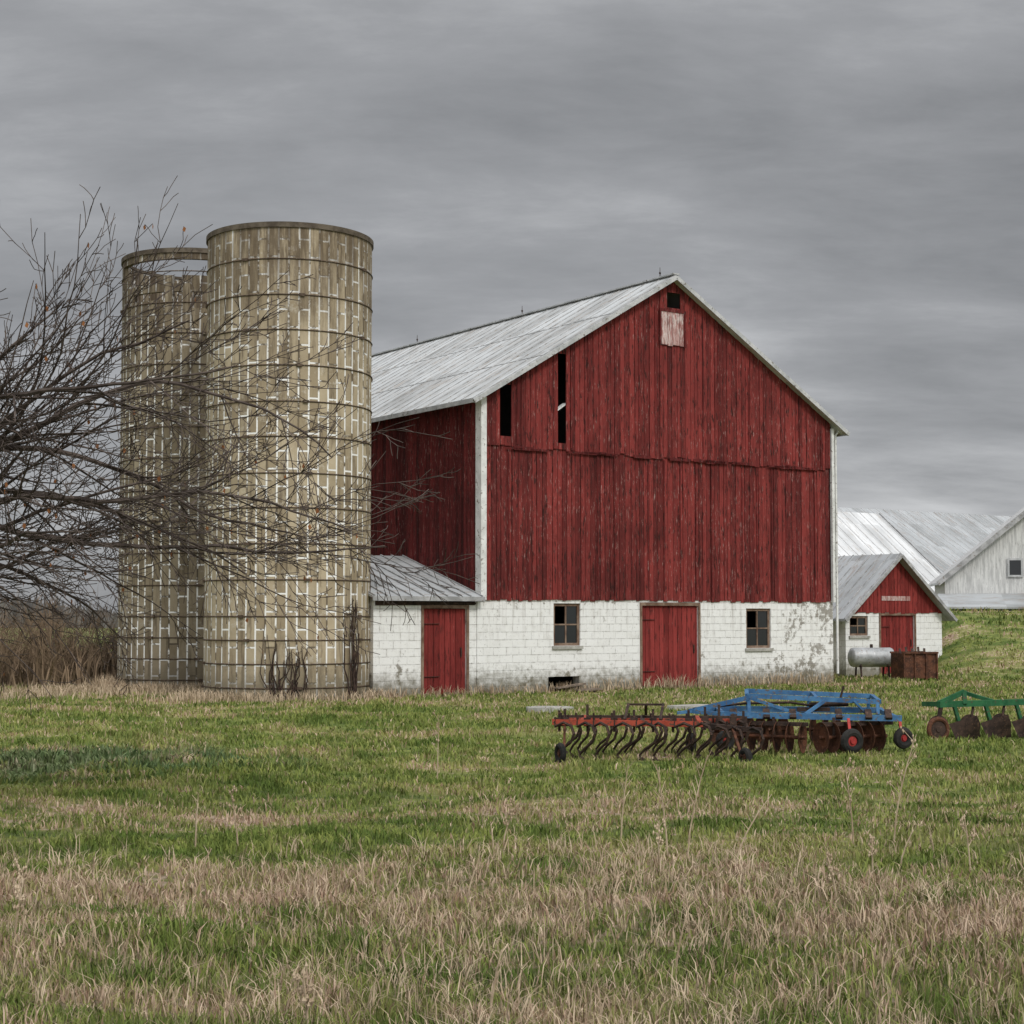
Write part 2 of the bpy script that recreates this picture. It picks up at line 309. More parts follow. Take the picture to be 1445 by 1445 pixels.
# roof
mb=MB(); oh=.42; f0=-.32; th=.09
for sgn in (0,1):
    def P(u,y,dz): 
        return ((u if sgn==0 else W-u),y,EV+.07+ms*u+dz)
    vs=[P(-oh,f0,0),P(W/2,f0,0),P(W/2,L+.3,0),P(-oh,L+.3,0),P(-oh,f0,-th),P(W/2,f0,-th),P(W/2,L+.3,-th),P(-oh,L+.3,-th)]
    mb.add(vs,[(0,1,2,3),(7,6,5,4),(0,4,5,1),(1,5,6,2),(2,6,7,3),(3,7,4,0)])
mb.build('roof_sheets',ROOF,barn)
mb=MB()
for y in np.arange(f0+.02,L+.3,.62):
    for sgn in (0,1):
        a=(-oh,y,EV+.08-ms*oh);b=(W/2,y,RD+.08)
        if sgn: a=(W+oh,y,a[2])
        mb.beam(a,b,.025,.025)
for q in (.33,.67):
    uq=-oh+(W/2+oh)*q; zq=EV+.073+ms*uq
    mb.beam((uq,f0,zq),(uq,L+.3,zq),.03,.012); mb.beam((W-uq,f0,zq),(W-uq,L+.3,zq),.03,.012)
mb.build('roof_seams',SEAM,barn)
mb=MB(); mb.beam((W/2,f0-.02,RD+.10),(W/2,L+.3,RD+.10),.25,.04); mb.build('ridge_cap',TRIMG,barn)
mb=MB()
for sgn in (0,1):
    a=Vector((-oh-.02,f0-.03,EV-.02-ms*oh)); b=Vector((W/2,f0-.03,RD+.0))
    if sgn: a.x=W+oh+.02
    mb.beam(a,b,.05,.12)
    mb.beam((-oh-.01 if not sgn else W+oh+.01,f0,EV-.02-ms*oh+.03),(-oh-.01 if not sgn else W+oh+.01,L+.3,EV-.02-ms*oh+.03),.04,.12)
mb.build('rake_fascia',TRIMG,barn)
mb=MB()
for y in (.4,7.5,14.2,20.5):
    mb.tube([(W/2,y,RD+.1),(W/2,y,RD+.42)],[.016,.007],5); mb.torus((W/2,y,RD+.25),(0,1,0),.03,.01,10,5)
mb.build('lightning_rods',RUSTD,barn)
door(barn,5.46,7.56,0,2.37,'main_door'); window(barn,2.38,3.29,1.26,2.42,'window_a'); window(barn,9.44,10.43,1.12,2.30,'window_b')
mb=MB(); mb.beam((2.25,-.25,.12),(3.3,-.12,.22),.22,.04); mb.beam((2.9,-.35,.05),(3.7,-.3,.07),.25,.05); mb.build('low_opening_planks',WOOD,barn)
# lean-to
mb=MB(); wallholes(mb,-3.25,0,-.1,2.5,[(-1.77,-.45,-.1,2.27)]); mb.add([(-3.25,0,-.1),(-3.25,3.8,-.1),(-3.25,3.8,3.6),(-3.25,0,2.5)],[(0,1,2,3)]); mb.box(-.14,.12,-.05,-.003,-.05,2.45)
mb.build('lean_to_wall',BLOCK,barn)
door(barn,-1.77,-.45,0,2.27,'lean_to_door')
mb=MB(); mb.add([(-3.4,-.25,2.58),(-.045,-.25,2.58),(-.045,3.9,3.78),(-3.4,3.9,3.78),(-3.4,-.25,2.52),(-.045,-.25,2.52),(-.045,3.9,3.72),(-3.4,3.9,3.72)],[(0,1,2,3),(7,6,5,4),(0,4,5,1),(1,5,6,2),(2,6,7,3),(3,7,4,0)])
mb.build('lean_to_roof',ROOFG,barn)
mb=MB()
for u in np.arange(-3.35,-.05,.36): mb.beam((u,-.26,2.60),(u,3.9,3.80),.035,.03)
mb.box(-3.42,-.045,-.29,-.255,2.46,2.58); mb.build('lean_to_ribs',SEAM,barn)
mb=MB(); mb.beam((-3.2,-.01,2.4),(-.2,-.01,2.42),.05,.12); mb.beam((-2.1,-.06,2.43),(-.2,-.06,2.40),.05,.05); mb.build('door_track',RUSTD,barn)

# ---------------------------------------------------------------- SILOS
def silo(name,cx,cy,R,Hh,tint,holes=None,seed=1):
    rd=random.Random(seed); e=empty(name,(cx,cy,0)); nA=104;nZ=54
    vs=[];fs=[];uvs=[]
    for rr in (R,R-.13):
        for j in range(nZ+1):
            for i in range(nA+1):
                a=2*math.pi*i/nA; vs.append((rr*math.cos(a),rr*math.sin(a),-.1+(Hh+.1)*j/nZ)); uvs.append((a*2.1,-.1+(Hh+.1)*j/nZ))
    n1=(nA+1)*(nZ+1)
    hole=[[False]*nA for _ in range(nZ)]
    for j in range(nZ):
        for i in range(nA):
            if holes and holes((i+.5)/nA*360,-.1+(Hh+.1)*(j+.5)/nZ): hole[j][i]=True
    for j in range(nZ):
        for i in range(nA):
            if hole[j][i]: continue
            a=j*(nA+1)+i; b=a+1; c=b+nA+1; d=a+nA+1
            fs.append((a,b,c,d)); fs.append((n1+d,n1+c,n1+b,n1+a))
            if j==nZ-1 or hole[j+1][i]: fs.append((d,c,n1+c,n1+d))
            if j>0 and hole[j-1][i]: fs.append((b,a,n1+a,n1+b))
            if hole[j][(i+1)%nA]: fs.append((b,n1+b,n1+c,c))
            if hole[j][i-1]: fs.append((a,d,n1+d,n1+a))
    me=bpy.data.meshes.new('stave_wall'); me.from_pydata(vs,[],fs); ul=me.uv_layers.new(name='UVMap')
    li=np.zeros(len(me.loops),dtype=np.int32); me.loops.foreach_get('vertex_index',li); ul.data.foreach_set('uv',np.array(uvs,dtype=np.float32)[li].ravel())
    me.materials.append(m_silo(name+'_staves',tint)); o=bpy.data.objects.new('stave_wall',me); scene.collection.objects.link(o); o.parent=e
    mb=MB(); z=.32
    while z<Hh-.3:
        mb.torus((0,0,z),(0,0,1),R+.009,.017,96,5)
        for k in range(4):
            a=math.radians(-90+k*90+(18 if int(z*10)%2 else -22)+rd.uniform(-4,4)); c=(math.cos(a)*(R+.02),math.sin(a)*(R+.02),z)
            t=(-math.sin(a),math.cos(a)); mb.beam((c[0]-t[0]*.07,c[1]-t[1]*.07,z),(c[0]+t[0]*.07,c[1]+t[1]*.07,z),.06,.07)
        z+=(.87+rd.uniform(-.03,.03)) if z>1.5 else .58
    mb.build('steel_hoops',HOOP,e)
    mb=MB(); mb.rev((0,0,Hh),(0,0,1),[(R-.15,0.001),(R-.15,.08),(R+.04,.08),(R+.04,-.05),(R+.003,-.05)],96); mb.build('top_rim',m_rough(name+'_rim',(.07,.055,.04),(.14,.115,.085),3),e)
    return e
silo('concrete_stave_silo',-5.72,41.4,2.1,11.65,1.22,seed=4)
def fh(deg,z):
    # missing and broken staves just below the rim
    if not(205<deg<322): return False
    col_=int(deg/360*52); h1=(math.sin(col_*12.9898)*43758.5)%1.0; h2=(math.sin(col_*78.233)*12543.1)%1.0
    return (11.25+.25*h1<z<11.9+.12*h2 and h1>.10) or (10.65+.15*h2<z<11.0+.1*h1 and 225<deg and h2>.25)
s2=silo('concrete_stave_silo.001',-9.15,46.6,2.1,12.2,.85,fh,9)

# ---------------------------------------------------------------- MILK HOUSE
mk=empty('milk_house',(11.5,56,0),R34); w=4.9;d=5.
mb=MB(); wallholes(mb,0,w,-.2,2.2,[(1.72,3.45,-.2,2.1),(.2,1.1,1.4,2.08)]); 
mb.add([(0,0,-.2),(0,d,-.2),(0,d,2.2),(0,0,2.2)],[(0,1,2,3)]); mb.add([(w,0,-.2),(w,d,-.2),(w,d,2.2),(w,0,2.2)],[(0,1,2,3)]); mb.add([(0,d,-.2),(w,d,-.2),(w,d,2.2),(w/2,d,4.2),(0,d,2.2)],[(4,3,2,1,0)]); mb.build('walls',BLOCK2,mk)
mb=MB(); boards(mb,0.02,w-.02,lambda u:2.18,lambda u:2.2+.82*min(u,w-u)-.02,[],-.005,w=.22,yj=.006); mb.build('gable_boards',REDDOOR,mk)
mb=MB(); mb.box(1.75,3.2,-.052,-.04,2.62,2.78); mb.build('faded_lettering_board',FADED,mk)
door(mk,1.72,3.45,0,2.1,'door'); window(mk,.2,1.1,1.4,2.08,'window')
mb=MB(); mb.add([(.3,1,0),(w-.3,1,0),(w-.3,1,2.2),(.3,1,2.2)],[(0,1,2,3)]); mb.build('interior',DARK,mk)
mb=MB()
for sg in (0,1):
    def P(u,y,dz): return ((u if sg==0 else w-u),y,2.27+.82*u+dz)
    mb.add([P(-.35,-.35,0),P(w/2,-.35,0),P(w/2,d+.2,0),P(-.35,d+.2,0),P(-.35,-.35,-.08),P(w/2,-.35,-.08),P(w/2,d+.2,-.08),P(-.35,d+.2,-.08)],[(0,1,2,3),(7,6,5,4),(0,4,5,1),(1,5,6,2),(2,6,7,3),(3,7,4,0)])
mb.build('roof',ROOFG,mk)
mb=MB()
for sg in (0,1):
    for y in np.arange(-.3,d+.2,.45):
        a=(-.35,y,2.29-.82*.35);b=(w/2,y,2.29+.82*w/2)
        if sg: a=(w+.35,y,a[2])
        mb.beam(a,b,.03,.03)
    a=(-.37 if sg==0 else w+.37,-.38,2.2-.82*.35); mb.beam(a,(w/2,-.38,2.2+.82*w/2),.04,.11)
mb.build('roof_ribs',SEAM,mk)

# ---------------------------------------------------------------- background farm buildings
def shed(name,loc,w,d,ev,rd,roofm,wallm,rot=R34,z0=-.3,oh=.3,rib=.03):
    e=empty(name,loc,rot); m=(rd-ev)/(w/2); mb=MB()
    mb.add([(0,0,z0),(w,0,z0),(w,0,ev),(w/2,0,rd),(0,0,ev)],[(0,1,2,3,4)]); mb.add([(0,d,z0),(w,d,z0),(w,d,ev),(w/2,d,rd),(0,d,ev)],[(4,3,2,1,0)])
    mb.add([(0,0,z0),(0,d,z0),(0,d,ev),(0,0,ev)],[(0,1,2,3)]); mb.add([(w,0,z0),(w,d,z0),(w,d,ev),(w,0,ev)],[(3,2,1,0)]); mb.build('walls',wallm,e)
    mb=MB()
    for sg in (0,1):
        def P(u,y,dz): return ((u if sg==0 else w-u),y,ev+.06+m*u+dz)
        mb.add([P(-oh,-oh,0),P(w/2,-oh,0),P(w/2,d+oh,0),P(-oh,d+oh,0),P(-oh,-oh,-.1),P(w/2,-oh,-.1),P(w/2,d+oh,-.1),P(-oh,d+oh,-.1)],[(0,1,2,3),(7,6,5,4),(0,4,5,1),(1,5,6,2),(2,6,7,3),(3,7,4,0)])
    mb.build('roof',roofm,e)
    mb=MB(); mb2=MB()
    for sg in (0,1):
        for y in np.arange(-oh+.1,d+oh,.62):
            a=(-oh if sg==0 else w+oh,y,ev+.075-m*oh); mb.beam(a,(w/2,y,rd+.075),rib,rib)
        mb2.beam((-oh if sg==0 else w+oh,-oh-.03,ev-m*oh),(w/2,-oh-.03,rd+.01),.04,.2)
    mb.build('roof_ribs',SEAML,e); mb2.build('rake_boards',SEAM,e); return e,m
CR,SR=math.cos(R34),math.sin(R34)
def along(px,py,u,t): return (px+CR*u-SR*t, py+SR*u+CR*t)
# long barns: ridge parallel to the red barn's gable front; local +y runs back along -front direction
p=along(17.9,80,0,-5.2) 
shed('white_roof_barn',(p[0],p[1],0),10.4,26,3.0,7.1,ROOFW,WWALL,rot=R34+math.pi/2,z0=0)
p=along(30.6,100,0,-8.)
shed('long_metal_barn',(p[0],p[1],0),16,44,3.2,8.2,ROOFG,WWALL,rot=R34+math.pi/2,z0=0)
e,_=shed('white_gable_barn',(17.75,66.5,0),9,6.5,3.65,7.35,ROOFG,WWALL,rot=math.radians(-11),z0=0)
mb=MB(); mb.add([(-.3,-2.2,2.45),(8,-2.2,2.45),(8,-.02,3.0),(-.3,-.02,3.0),(-.3,-2.2,2.37),(8,-2.2,2.37),(8,-.02,2.92),(-.3,-.02,2.92)],[(0,1,2,3),(7,6,5,4),(0,4,5,1),(1,5,6,2),(2,6,7,3),(3,7,4,0)]); mb.build('lean_to_roof',ROOFG,e)
mb=MB(); mb.box(0,7.8,-2.,-.05,0,2.4); mb.build('lean_to_wall',WWALL,e)
mb=MB(); mb.box(3.4,5.6,-.06,-.02,3.2,4.6); mb.build('loft_doors',WOOD,e)
mb=MB(); mb.box(2.55,3.0,-.05,-.02,3.75,4.35); mb.build('gable_window',GLASS,e)
mb=MB(); mb.box(2.47,2.55,-.07,-.02,3.67,4.43); mb.box(3.0,3.08,-.07,-.02,3.67,4.43); mb.box(2.55,3.0,-.07,-.02,4.35,4.43); mb.box(2.55,3.0,-.07,-.02,3.67,3.75); mb.build('gable_window_frame',TRIMG,e)

# ---------------------------------------------------------------- tank and rusty bin
tk=empty('fuel_tank',(11.85,53.6,0),.15)
mb=MB(); mb.rev((-.72,0,.72),(1,0,0),[(0,-.05),(.2,-.03),(.30,.03),(.32,.08),(.32,.7),(.325,.71),(.325,.73),(.32,.74),(.32,1.36),(.30,1.41),(.2,1.47),(0,1.49)],28); mb.build('shell',TANK,tk,True)
mb=MB()
for x in (-.45,.5):
    for y in (-.24,.24): mb.beam((x,y*1.2,-.02),(x,y*.8,.55),.05)
    mb.beam((x,-.28,.43),(x,.28,.43),.05)
mb.tube([(0,0,1.03),(0,0,1.15)],.05,10); mb.build('stand',RUSTD,tk)
bn=empty('rusty_stock_bin',(13.0,52.6,0),.25)
mb=MB(); 
mb.box(-.6,.6,-.42,-.38,.08,.88);mb.box(-.6,.6,.38,.42,.08,.88);mb.box(-.6,-.56,-.38,.38,.08,.88);mb.box(.56,.6,-.38,.38,.08,.88);mb.box(-.56,.56,-.38,.38,.08,.12)
for x in (-.58,-.2,.2,.58): mb.beam((x,-.44,-.02),(x,-.44,.92),.05,.05)
mb.beam((-.62,-.45,.9),(.62,-.45,.9),.06,.06); mb.beam((-.62,.42,.9),(.62,.42,.9),.06,.06); mb.build('panels',RUST,bn)
mb=MB(); 
for k in range(5): mb.beam((-.5+k*.2,-.2,.5),(-.4+k*.22,.2,1.02+.05*(k%2)),.07,.04)
mb.build('scrap',RUSTD,bn)

# ---------------------------------------------------------------- implements
def shank(mb,x,y,z,s=1):
    dx,dy=.72*random.uniform(.8,1.2),-.65; q=s*1.15
    P=lambda o,h:(x+dx*o*q,y+dy*o*q,z+h)
    pts=[P(0,.13),P(0,0),P(.14,.06),P(.26,.02),P(.31,-.09),P(.26,-.21),P(.12,-.31),P(.04,-.40),P(.08,-.48)]
    mb.tube(pts,[.018,.024,.022,.022,.022,.021,.02,.018,.014],5)
    b=P(.08,-.49); mb.add([(b[0]-.09,b[1]+.06,b[2]),(b[0]+.09,b[1]+.06,b[2]),(b[0]+.03,b[1]-.08,b[2]-.03),(b[0],b[1]+.02,b[2]+.07)],[(0,1,3),(1,2,3),(2,0,3),(0,2,1)])
def wheel(mt,mh,c,axis,R,r):
    mt.torus(c,axis,R-r,r,26,8); mh.rev(c,axis,[(0,-r*.7),(R*.22,-r*.7),(R*.25,-r*.35),(R-r*1.6,-r*.25),(R-r*1.3,-r*.6),(R-r*1.3,r*.6),(R-r*1.6,r*.25),(R*.25,r*.35),(R*.22,r*.7),(0,r*.7)],20)
random.seed(11)
cu=empty('field_cultivator',(1.95,23.1,0),-.08)
a=MB(); a.beam((-1.38,-.05,.56),(.75,-.05,.54),.08,.08); a.beam((-1.25,.55,.55),(1.35,.55,.55),.06,.06); a.beam((-.95,-.05,.56),(-.95,1.15,.56),.06); a.beam((.7,-.05,.56),(.7,1.15,.56),.06)
a.build('toolbars',ORANGE,cu)
a=MB(); a.beam((-1.3,1.15,.55),(1.4,1.15,.55),.07); a.beam((.75,-.05,.52),(1.55,-.45,.48),.07); a.beam((-.1,-.05,.56),(-.1,1.15,.56),.06)
for x in (-.35,.15): a.beam((x,-.02,.6),(x+.05,.35,.80),.04,.02)
a.beam((-.3,.35,.79),(.22,.35,.79),.03); a.beam((-.05,.35,.79),(-.05,1.12,.6),.04,.02)
for x in (-1.28,-1.2,-.88,-.5,-.22,.05,.33,.55,.8,1.0,1.2,1.35):
    yy=.0 if x<.7 else .5; a.beam((x,yy,.42),(x,yy,.64+.18*random.random()),.035); a.beam((x-.05,yy-.05,.56),(x+.05,yy-.05,.56),.05,.12)
for i,x in enumerate(np.arange(-1.3,1.4,.27)):
    if x<.7: shank(a,x+random.uniform(-.04,.04),-.08,.50,.95)
    shank(a,x+.1+random.uniform(-.05,.05),.52,.50,.95); shank(a,x-.06+random.uniform(-.05,.05),1.12,.49,.95)
for x,y in ((.85,-.1),(1.08,-.22),(1.32,-.34)): shank(a,x,y,.46,.9)
a.build('spring_shanks',RUSTD,cu)
t=MB();h=MB(); wheel(t,h,(-1.25,-.32,.14),(1,0.5,0),.15,.045); wheel(t,h,(1.3,-.72,.13),(1,.6,0),.14,.045); wheel(t,h,(.62,1.3,.16),(1,.3,0),.17,.045)
h.beam((-1.2,-.32,.14),(-1.2,-.05,.52),.035); h.beam((1.25,-.7,.14),(1.15,-.28,.5),.035); h.beam((.67,1.3,.16),(.67,1.15,.52),.035)
t.build('gauge_wheel_tyres',TYRE,cu); h.build('gauge_wheel_hubs',RUST,cu)

dh=empty('disc_harrow',(4.55,25.7,0),-.06)
a=MB()
a.beam((-1.3,-.7,.55),(1.45,-.7,.50),.075,.09); a.beam((-1.3,.75,.56),(1.4,.75,.54),.075,.09); a.beam((-1.27,-.7,.555),(-1.27,.75,.565),.07,.07); a.beam((1.35,-.7,.51),(1.35,.75,.545),.07,.07); a.beam((.1,-.7,.53),(.1,.75,.55),.07,.07)
a.beam((-1.75,-.35,.58),(-.85,-.5,.80),.07,.07); a.beam((-1.75,-.35,.58),(-1.27,.5,.56),.06,.06); a.beam((-1.75,-.35,.58),(-1.27,-.6,.55),.06,.06); a.beam((-1.95,-.36,.55),(-1.72,-.35,.58),.12,.04)
a.beam((-.88,-.5,.83),(1.15,-.5,.74),.06,.07); a.beam((-.8,.5,.86),(1.2,.5,.78),.06,.07); a.beam((-.88,-.5,.83),(-.8,.5,.86),.06,.06); a.beam((1.15,-.5,.74),(1.2,.5,.78),.06,.06)
a.beam((.2,-.5,.78),(.25,.5,.82),.05,.05)
for x,y in ((-.85,-.55),(1.12,-.55),(-.78,.6),(1.15,.6),(.2,.6)): a.beam((x,y,.55),(x,y*.9,.78),.05,.05)
a.beam((-.85,-.5,.80),(-.1,-.68,.56),.045,.045); a.beam((.75,-.55,.76),(.95,-.55,.55),.18,.03); a.beam((.35,-.5,.78),(-.0,-.68,.56),.045,.045)
a.build('frame',BLUE,dh)
a=MB()
for x in (-1.1,-.6,-.2,.5,.95,1.25): a.beam((x,-.76,.5),(x,-.64,.62),.10,.05)
a.tube([(-1.7,-.38,.62),(-.9,-.3,.7),(-.2,-.35,.72),(.2,-.3,.66)],.02,5); a.tube([(.1,-.3,.68),(.7,-.35,.7)],.04,8); a.beam((.55,-.4,.72),(.62,-.42,.98),.03); a.beam((-.1,-.45,.62),(.4,-.45,.62),.06)
a.build('clamps_and_hoses',RUSTD,dh)
def gang(mb,c0,ang,n,sp,Rr=.235,s=1):
    ax=Vector((math.cos(ang),math.sin(ang),0)); c0=Vector(c0)
    mb.tube([c0-ax*.1,c0+ax*(sp*(n-1)+.1)],.03,8)
    for i in range(n):
        c=c0+ax*sp*i; mb.rev(c,ax*s,[(0,0),(.06,.002),(.13,.014),(.19,.035),(Rr,.06),(Rr,.066),(.19,.042),(.13,.021),(.06,.009),(0,.007)],22)
a=MB(); gang(a,(-1.25,-.50,.22),-.38,7,.2); gang(a,(.25,-.95,.22),.42,6,.2,s=-1); gang(a,(-1.25,.45,.22),.35,7,.2,s=-1); gang(a,(.25,.9,.22),-.35,6,.2); a.build('disc_gangs',RUST,dh,False)
a=MB(); a.beam((-1.3,-.48,.42),(.0,-.98,.42),.06); a.beam((.2,-.95,.42),(1.35,-.45,.42),.06)
for x,y in ((-1.2,-.52),(-.5,-.78),(.4,-.87),(1.2,-.52)): a.beam((x,y,.2),(x,y,.52),.04)
a.build('gang_bars',RUSTD,dh)
t=MB();h=MB()
for q,R0 in (((.62,-1.22,.19),.19),((-1.25,-.95,.17),.16),((1.5,-.55,.19),.17)):
    wheel(t,h,q,(.45,-1,0),R0,.06); h.beam((q[0],q[1]+.09,q[2]),(q[0],q[1]+.35,.5),.04)
t.build('transport_tyres',TYRE,dh); h.build('wheel_hubs',HUBR,dh)

pl=empty('moldboard_plow',(8.05,27.4,0),.05)
a=MB(); a.beam((-1.0,-.35,.60),(1.6,.75,.60),.09,.10); a.beam((-.9,-.1,.58),(-.3,.5,.76),.06); a.beam((.1,.1,.62),(-.3,.5,.76),.06); a.beam((-.9,-.35,.60),(-.95,.6,.56),.08)
a.beam((-.95,.6,.56),(.1,.35,.56),.07); a.beam((-.5,-.2,.6),(-.5,-.15,.82),.07,.04); a.beam((-1.0,-.3,.63),(-.5,-.15,.82),.04)
for k in range(4): x=-.7+k*.62; y=-.22+k*.26; a.beam((x,y,.60),(x+.1,y-.02,.22),.05,.10)
a.build('plow_beam',GREEN,pl)
a=MB()
for k in range(4):
    x=-.62+k*.62; y=-.24+k*.26; vs=[];nu=6;nv=6
    for i in range(nu):
        for j in range(nv):
            s=i/(nu-1);q=j/(nv-1); vs.append((x-.1+s*.5-.12*q,y-.15+.28*s*(1-q*.2)-.16*math.sin(q*1.6)*s,.02+.40*q*(.65+.35*s)))
    a.add(vs,[(i*nv+j,(i+1)*nv+j,(i+1)*nv+j+1,i*nv+j+1) for i in range(nu-1) for j in range(nv-1)])
    a.rev((x-.38,y-.08,.22),(.2,-1,0),[(0,-.02),(.04,-.02),(.05,-.006),(.2,-.003),(.2,.003),(.05,.006),(.04,.02),(0,.02)],22); a.beam((x-.38,y-.1,.22),(x-.3,y-.05,.58),.035)
a.build('moldboards_and_coulters',RUSTD,pl,False)
t=MB();h=MB(); wheel(t,h,(-1.05,-.48,.2),(.2,-1,0),.21,.04); wheel(t,h,(1.9,.8,.2),(.2,-1,0),.21,.04); h.beam((-1.05,-.42,.2),(-.95,-.33,.6),.05); h.beam((1.9,.86,.2),(1.58,.75,.6),.05)
t.build('wheel_rims',RUST,pl); h.build('wheel_centres',RUSTD,pl)

# ---------------------------------------------------------------- slabs
def slab(x,y,w,d,rot,nm):
    mb=MB(); n=9; vs=[]; random.seed(int(x*100))
    ring=[(math.cos(2*math.pi*k/n)*w*random.uniform(.8,1.1),math.sin(2*math.pi*k/n)*d*random.uniform(.8,1.1)) for k in range(n)]
    mb.add([(a,b,-.05) for a,b in ring]+[(a*.97,b*.97,.09) for a,b in ring],[tuple(range(n,2*n))]+[(k,(k+1)%n,(k+1)%n+n,k+n) for k in range(n)])
    o=mb.build(nm,CONC); o.location=(x,y,0); o.rotation_euler=(0,0,rot)
slab(.85,35.5,.6,.5,.1,'concrete_slab'); slab(4.2,36.2,.75,.5,.3,'concrete_slab')

# ---------------------------------------------------------------- grass
def inbuild(x,y):
    u=(x+.83)*CR+(y-43)*SR; t=-(x+.83)*SR+(y-43)*CR
    a=(u>-3.3)&(u<W)&(t>-.03)&(t<22)
    a|=((x+5.72)**2+(y-41.4)**2<2.12**2)|((x+9.15)**2+(y-46.6)**2<2.12**2)
    u=(x-11.5)*CR+(y-56)*SR; t=-(x-11.5)*SR+(y-56)*CR; a|=(u>0)&(u<4.9)&(t>-.02)&(t<5)
    return a
rng=np.random.default_rng(5)
def make_blades(name,x,y,hh,ww,rnd,mat,lean=.5):
    n=len(x); z=hgt(x,y)-.01; az=rng.uniform(0,2*np.pi,n); ln=rng.uniform(.1,1,n)*lean; la=rng.uniform(0,2*np.pi,n)
    wx=np.cos(az)*ww/2; wy=np.sin(az)*ww/2; lx=np.cos(la)*ln*hh; ly=np.sin(la)*ln*hh
    V=np.empty((n,5,3),np.float32)
    V[:,0]=np.stack([x-wx,y-wy,z],1);V[:,1]=np.stack([x+wx,y+wy,z],1)
    V[:,2]=np.stack([x-wx*.8+lx*.35,y-wy*.8+ly*.35,z+hh*.6],1);V[:,3]=np.stack([x+wx*.8+lx*.35,y+wy*.8+ly*.35,z+hh*.6],1)
    V[:,4]=np.stack([x+lx,y+ly,z+hh*(1-.25*ln)],1)
    b=(np.arange(n)*5)[:,None]; q=b+np.array([[0,1,3,2]]); t=b+np.array([[2,3,4]])
    lv=np.concatenate([q,t],1).ravel().astype(np.int32)
    me=bpy.data.meshes.new(name); me.vertices.add(n*5); me.vertices.foreach_set('co',V.ravel())
    me.loops.add(n*7); me.loops.foreach_set('vertex_index',lv); me.polygons.add(n*2)
    st=(np.arange(n)*7)[:,None]+np.array([[0,4]]); me.polygons.foreach_set('loop_start',st.ravel().astype(np.int32))
    me.update(calc_edges=True); at=me.attributes.new('rnd','FLOAT','POINT'); at.data.foreach_set('value',np.repeat(rnd,5).astype(np.float32))
    me.materials.append(mat); o=bpy.data.objects.new(name,me); scene.collection.objects.link(o); return o
N=400000
nt_=N//9; yc=7.0*(66/7.0)**rng.random(nt_); xc=rng.uniform(-1,1,nt_)*(.34*yc+2.)
y=np.repeat(yc,9); x=np.repeat(xc,9); sc=.02+.010*y; x=x+rng.normal(0,1,len(x))*sc*.6; y=y+rng.normal(0,1,len(y))*sc*.6
tr=np.repeat(rng.random(nt_),9)*.65+rng.random(len(x))*.35
k=(~inbuild(x,y))&(y>6.5); x,y,tr=x[k],y[k],tr[k]
verge=1-smooth01(10.5,15,y)
patch=.5+.5*np.sin(x*1.3+2*np.sin(y*.9))*np.sin(y*1.1+x*.4)
clump=np.sin(x*3.1+1.7*np.sin(y*2.3))*np.sin(y*2.7+1.3*np.sin(x*1.9))
hh=(.055+.0010*y)*rng.uniform(.5,1.5,len(x))*(1+.5*np.clip(clump,-.6,1))+verge*rng.uniform(.0,.14,len(x))*(.2+.8*patch)*(tr>.35)
weed=np.exp(-(((x+6.2)/3.)**2+((y-23.0)/2.5)**2)); hh+=weed*.13*rng.random(len(x))*(clump>-.2)
ww=(.003+.0007*y)*rng.uniform(.6,1.4,len(x))*(1+.8*weed)
make_blades('grass',x,y,hh,ww,tr,BLADES,.8)
xs1=[];ys1=[]
def addw(x,y,n,sx,sy): 
    xs1.append(x+rng.normal(0,sx,n)); ys1.append(y+rng.normal(0,sy,n))
for cx,cy,nn in ((-5.72,41.4,1300),(-9.15,46.6,2600)):
    a=rng.uniform(math.pi*.95,math.pi*2.02,nn); rr=2.2+np.abs(rng.normal(0,.28,nn)); xs1.append(cx+rr*np.cos(a)); ys1.append(cy+rr*np.sin(a))
addw(-10.5,43.6,2600,1.6,.6); addw(-7.2,39.3,500,.8,.3); addw(-12,41.5,700,1.2,.8)
uu=rng.uniform(-3.3,13,1400); xs1.append(-.83+CR*uu+SR*.12); ys1.append(43+SR*uu-CR*.12-rng.random(1400)*.15)
x=np.concatenate(xs1); y=np.concatenate(ys1); k=~inbuild(x,y); x,y=x[k],y[k]
hw=np.where(y<45,.26,.36)*rng.uniform(.3,1.5,len(x))
make_blades('dry_weeds',x,y,hw,np.full(len(x),.025),rng.random(len(x)),STRAW,.7)
n=15000; nt2=n//10; yc=7.0*(14.5/7.0)**rng.random(nt2); xc=rng.uniform(-1,1,nt2)*(.34*yc+1.5); ok=(np.sin(xc*1.1+1)+np.sin(yc*1.7+xc*.6)+rng.normal(0,.8,nt2)+.9*(yc>10))>.1
yc,xc=yc[ok],xc[ok]; x=np.repeat(xc,10)+rng.normal(0,.04,len(xc)*10); y=np.repeat(yc,10)+rng.normal(0,.04,len(xc)*10)
make_blades('dry_grass_tufts',x,y,rng.uniform(.08,.26,len(x)),np.full(len(x),.005)+.0003*y,rng.random(len(x)),STRAW,1.1)
mb=MB(); random.seed(21)
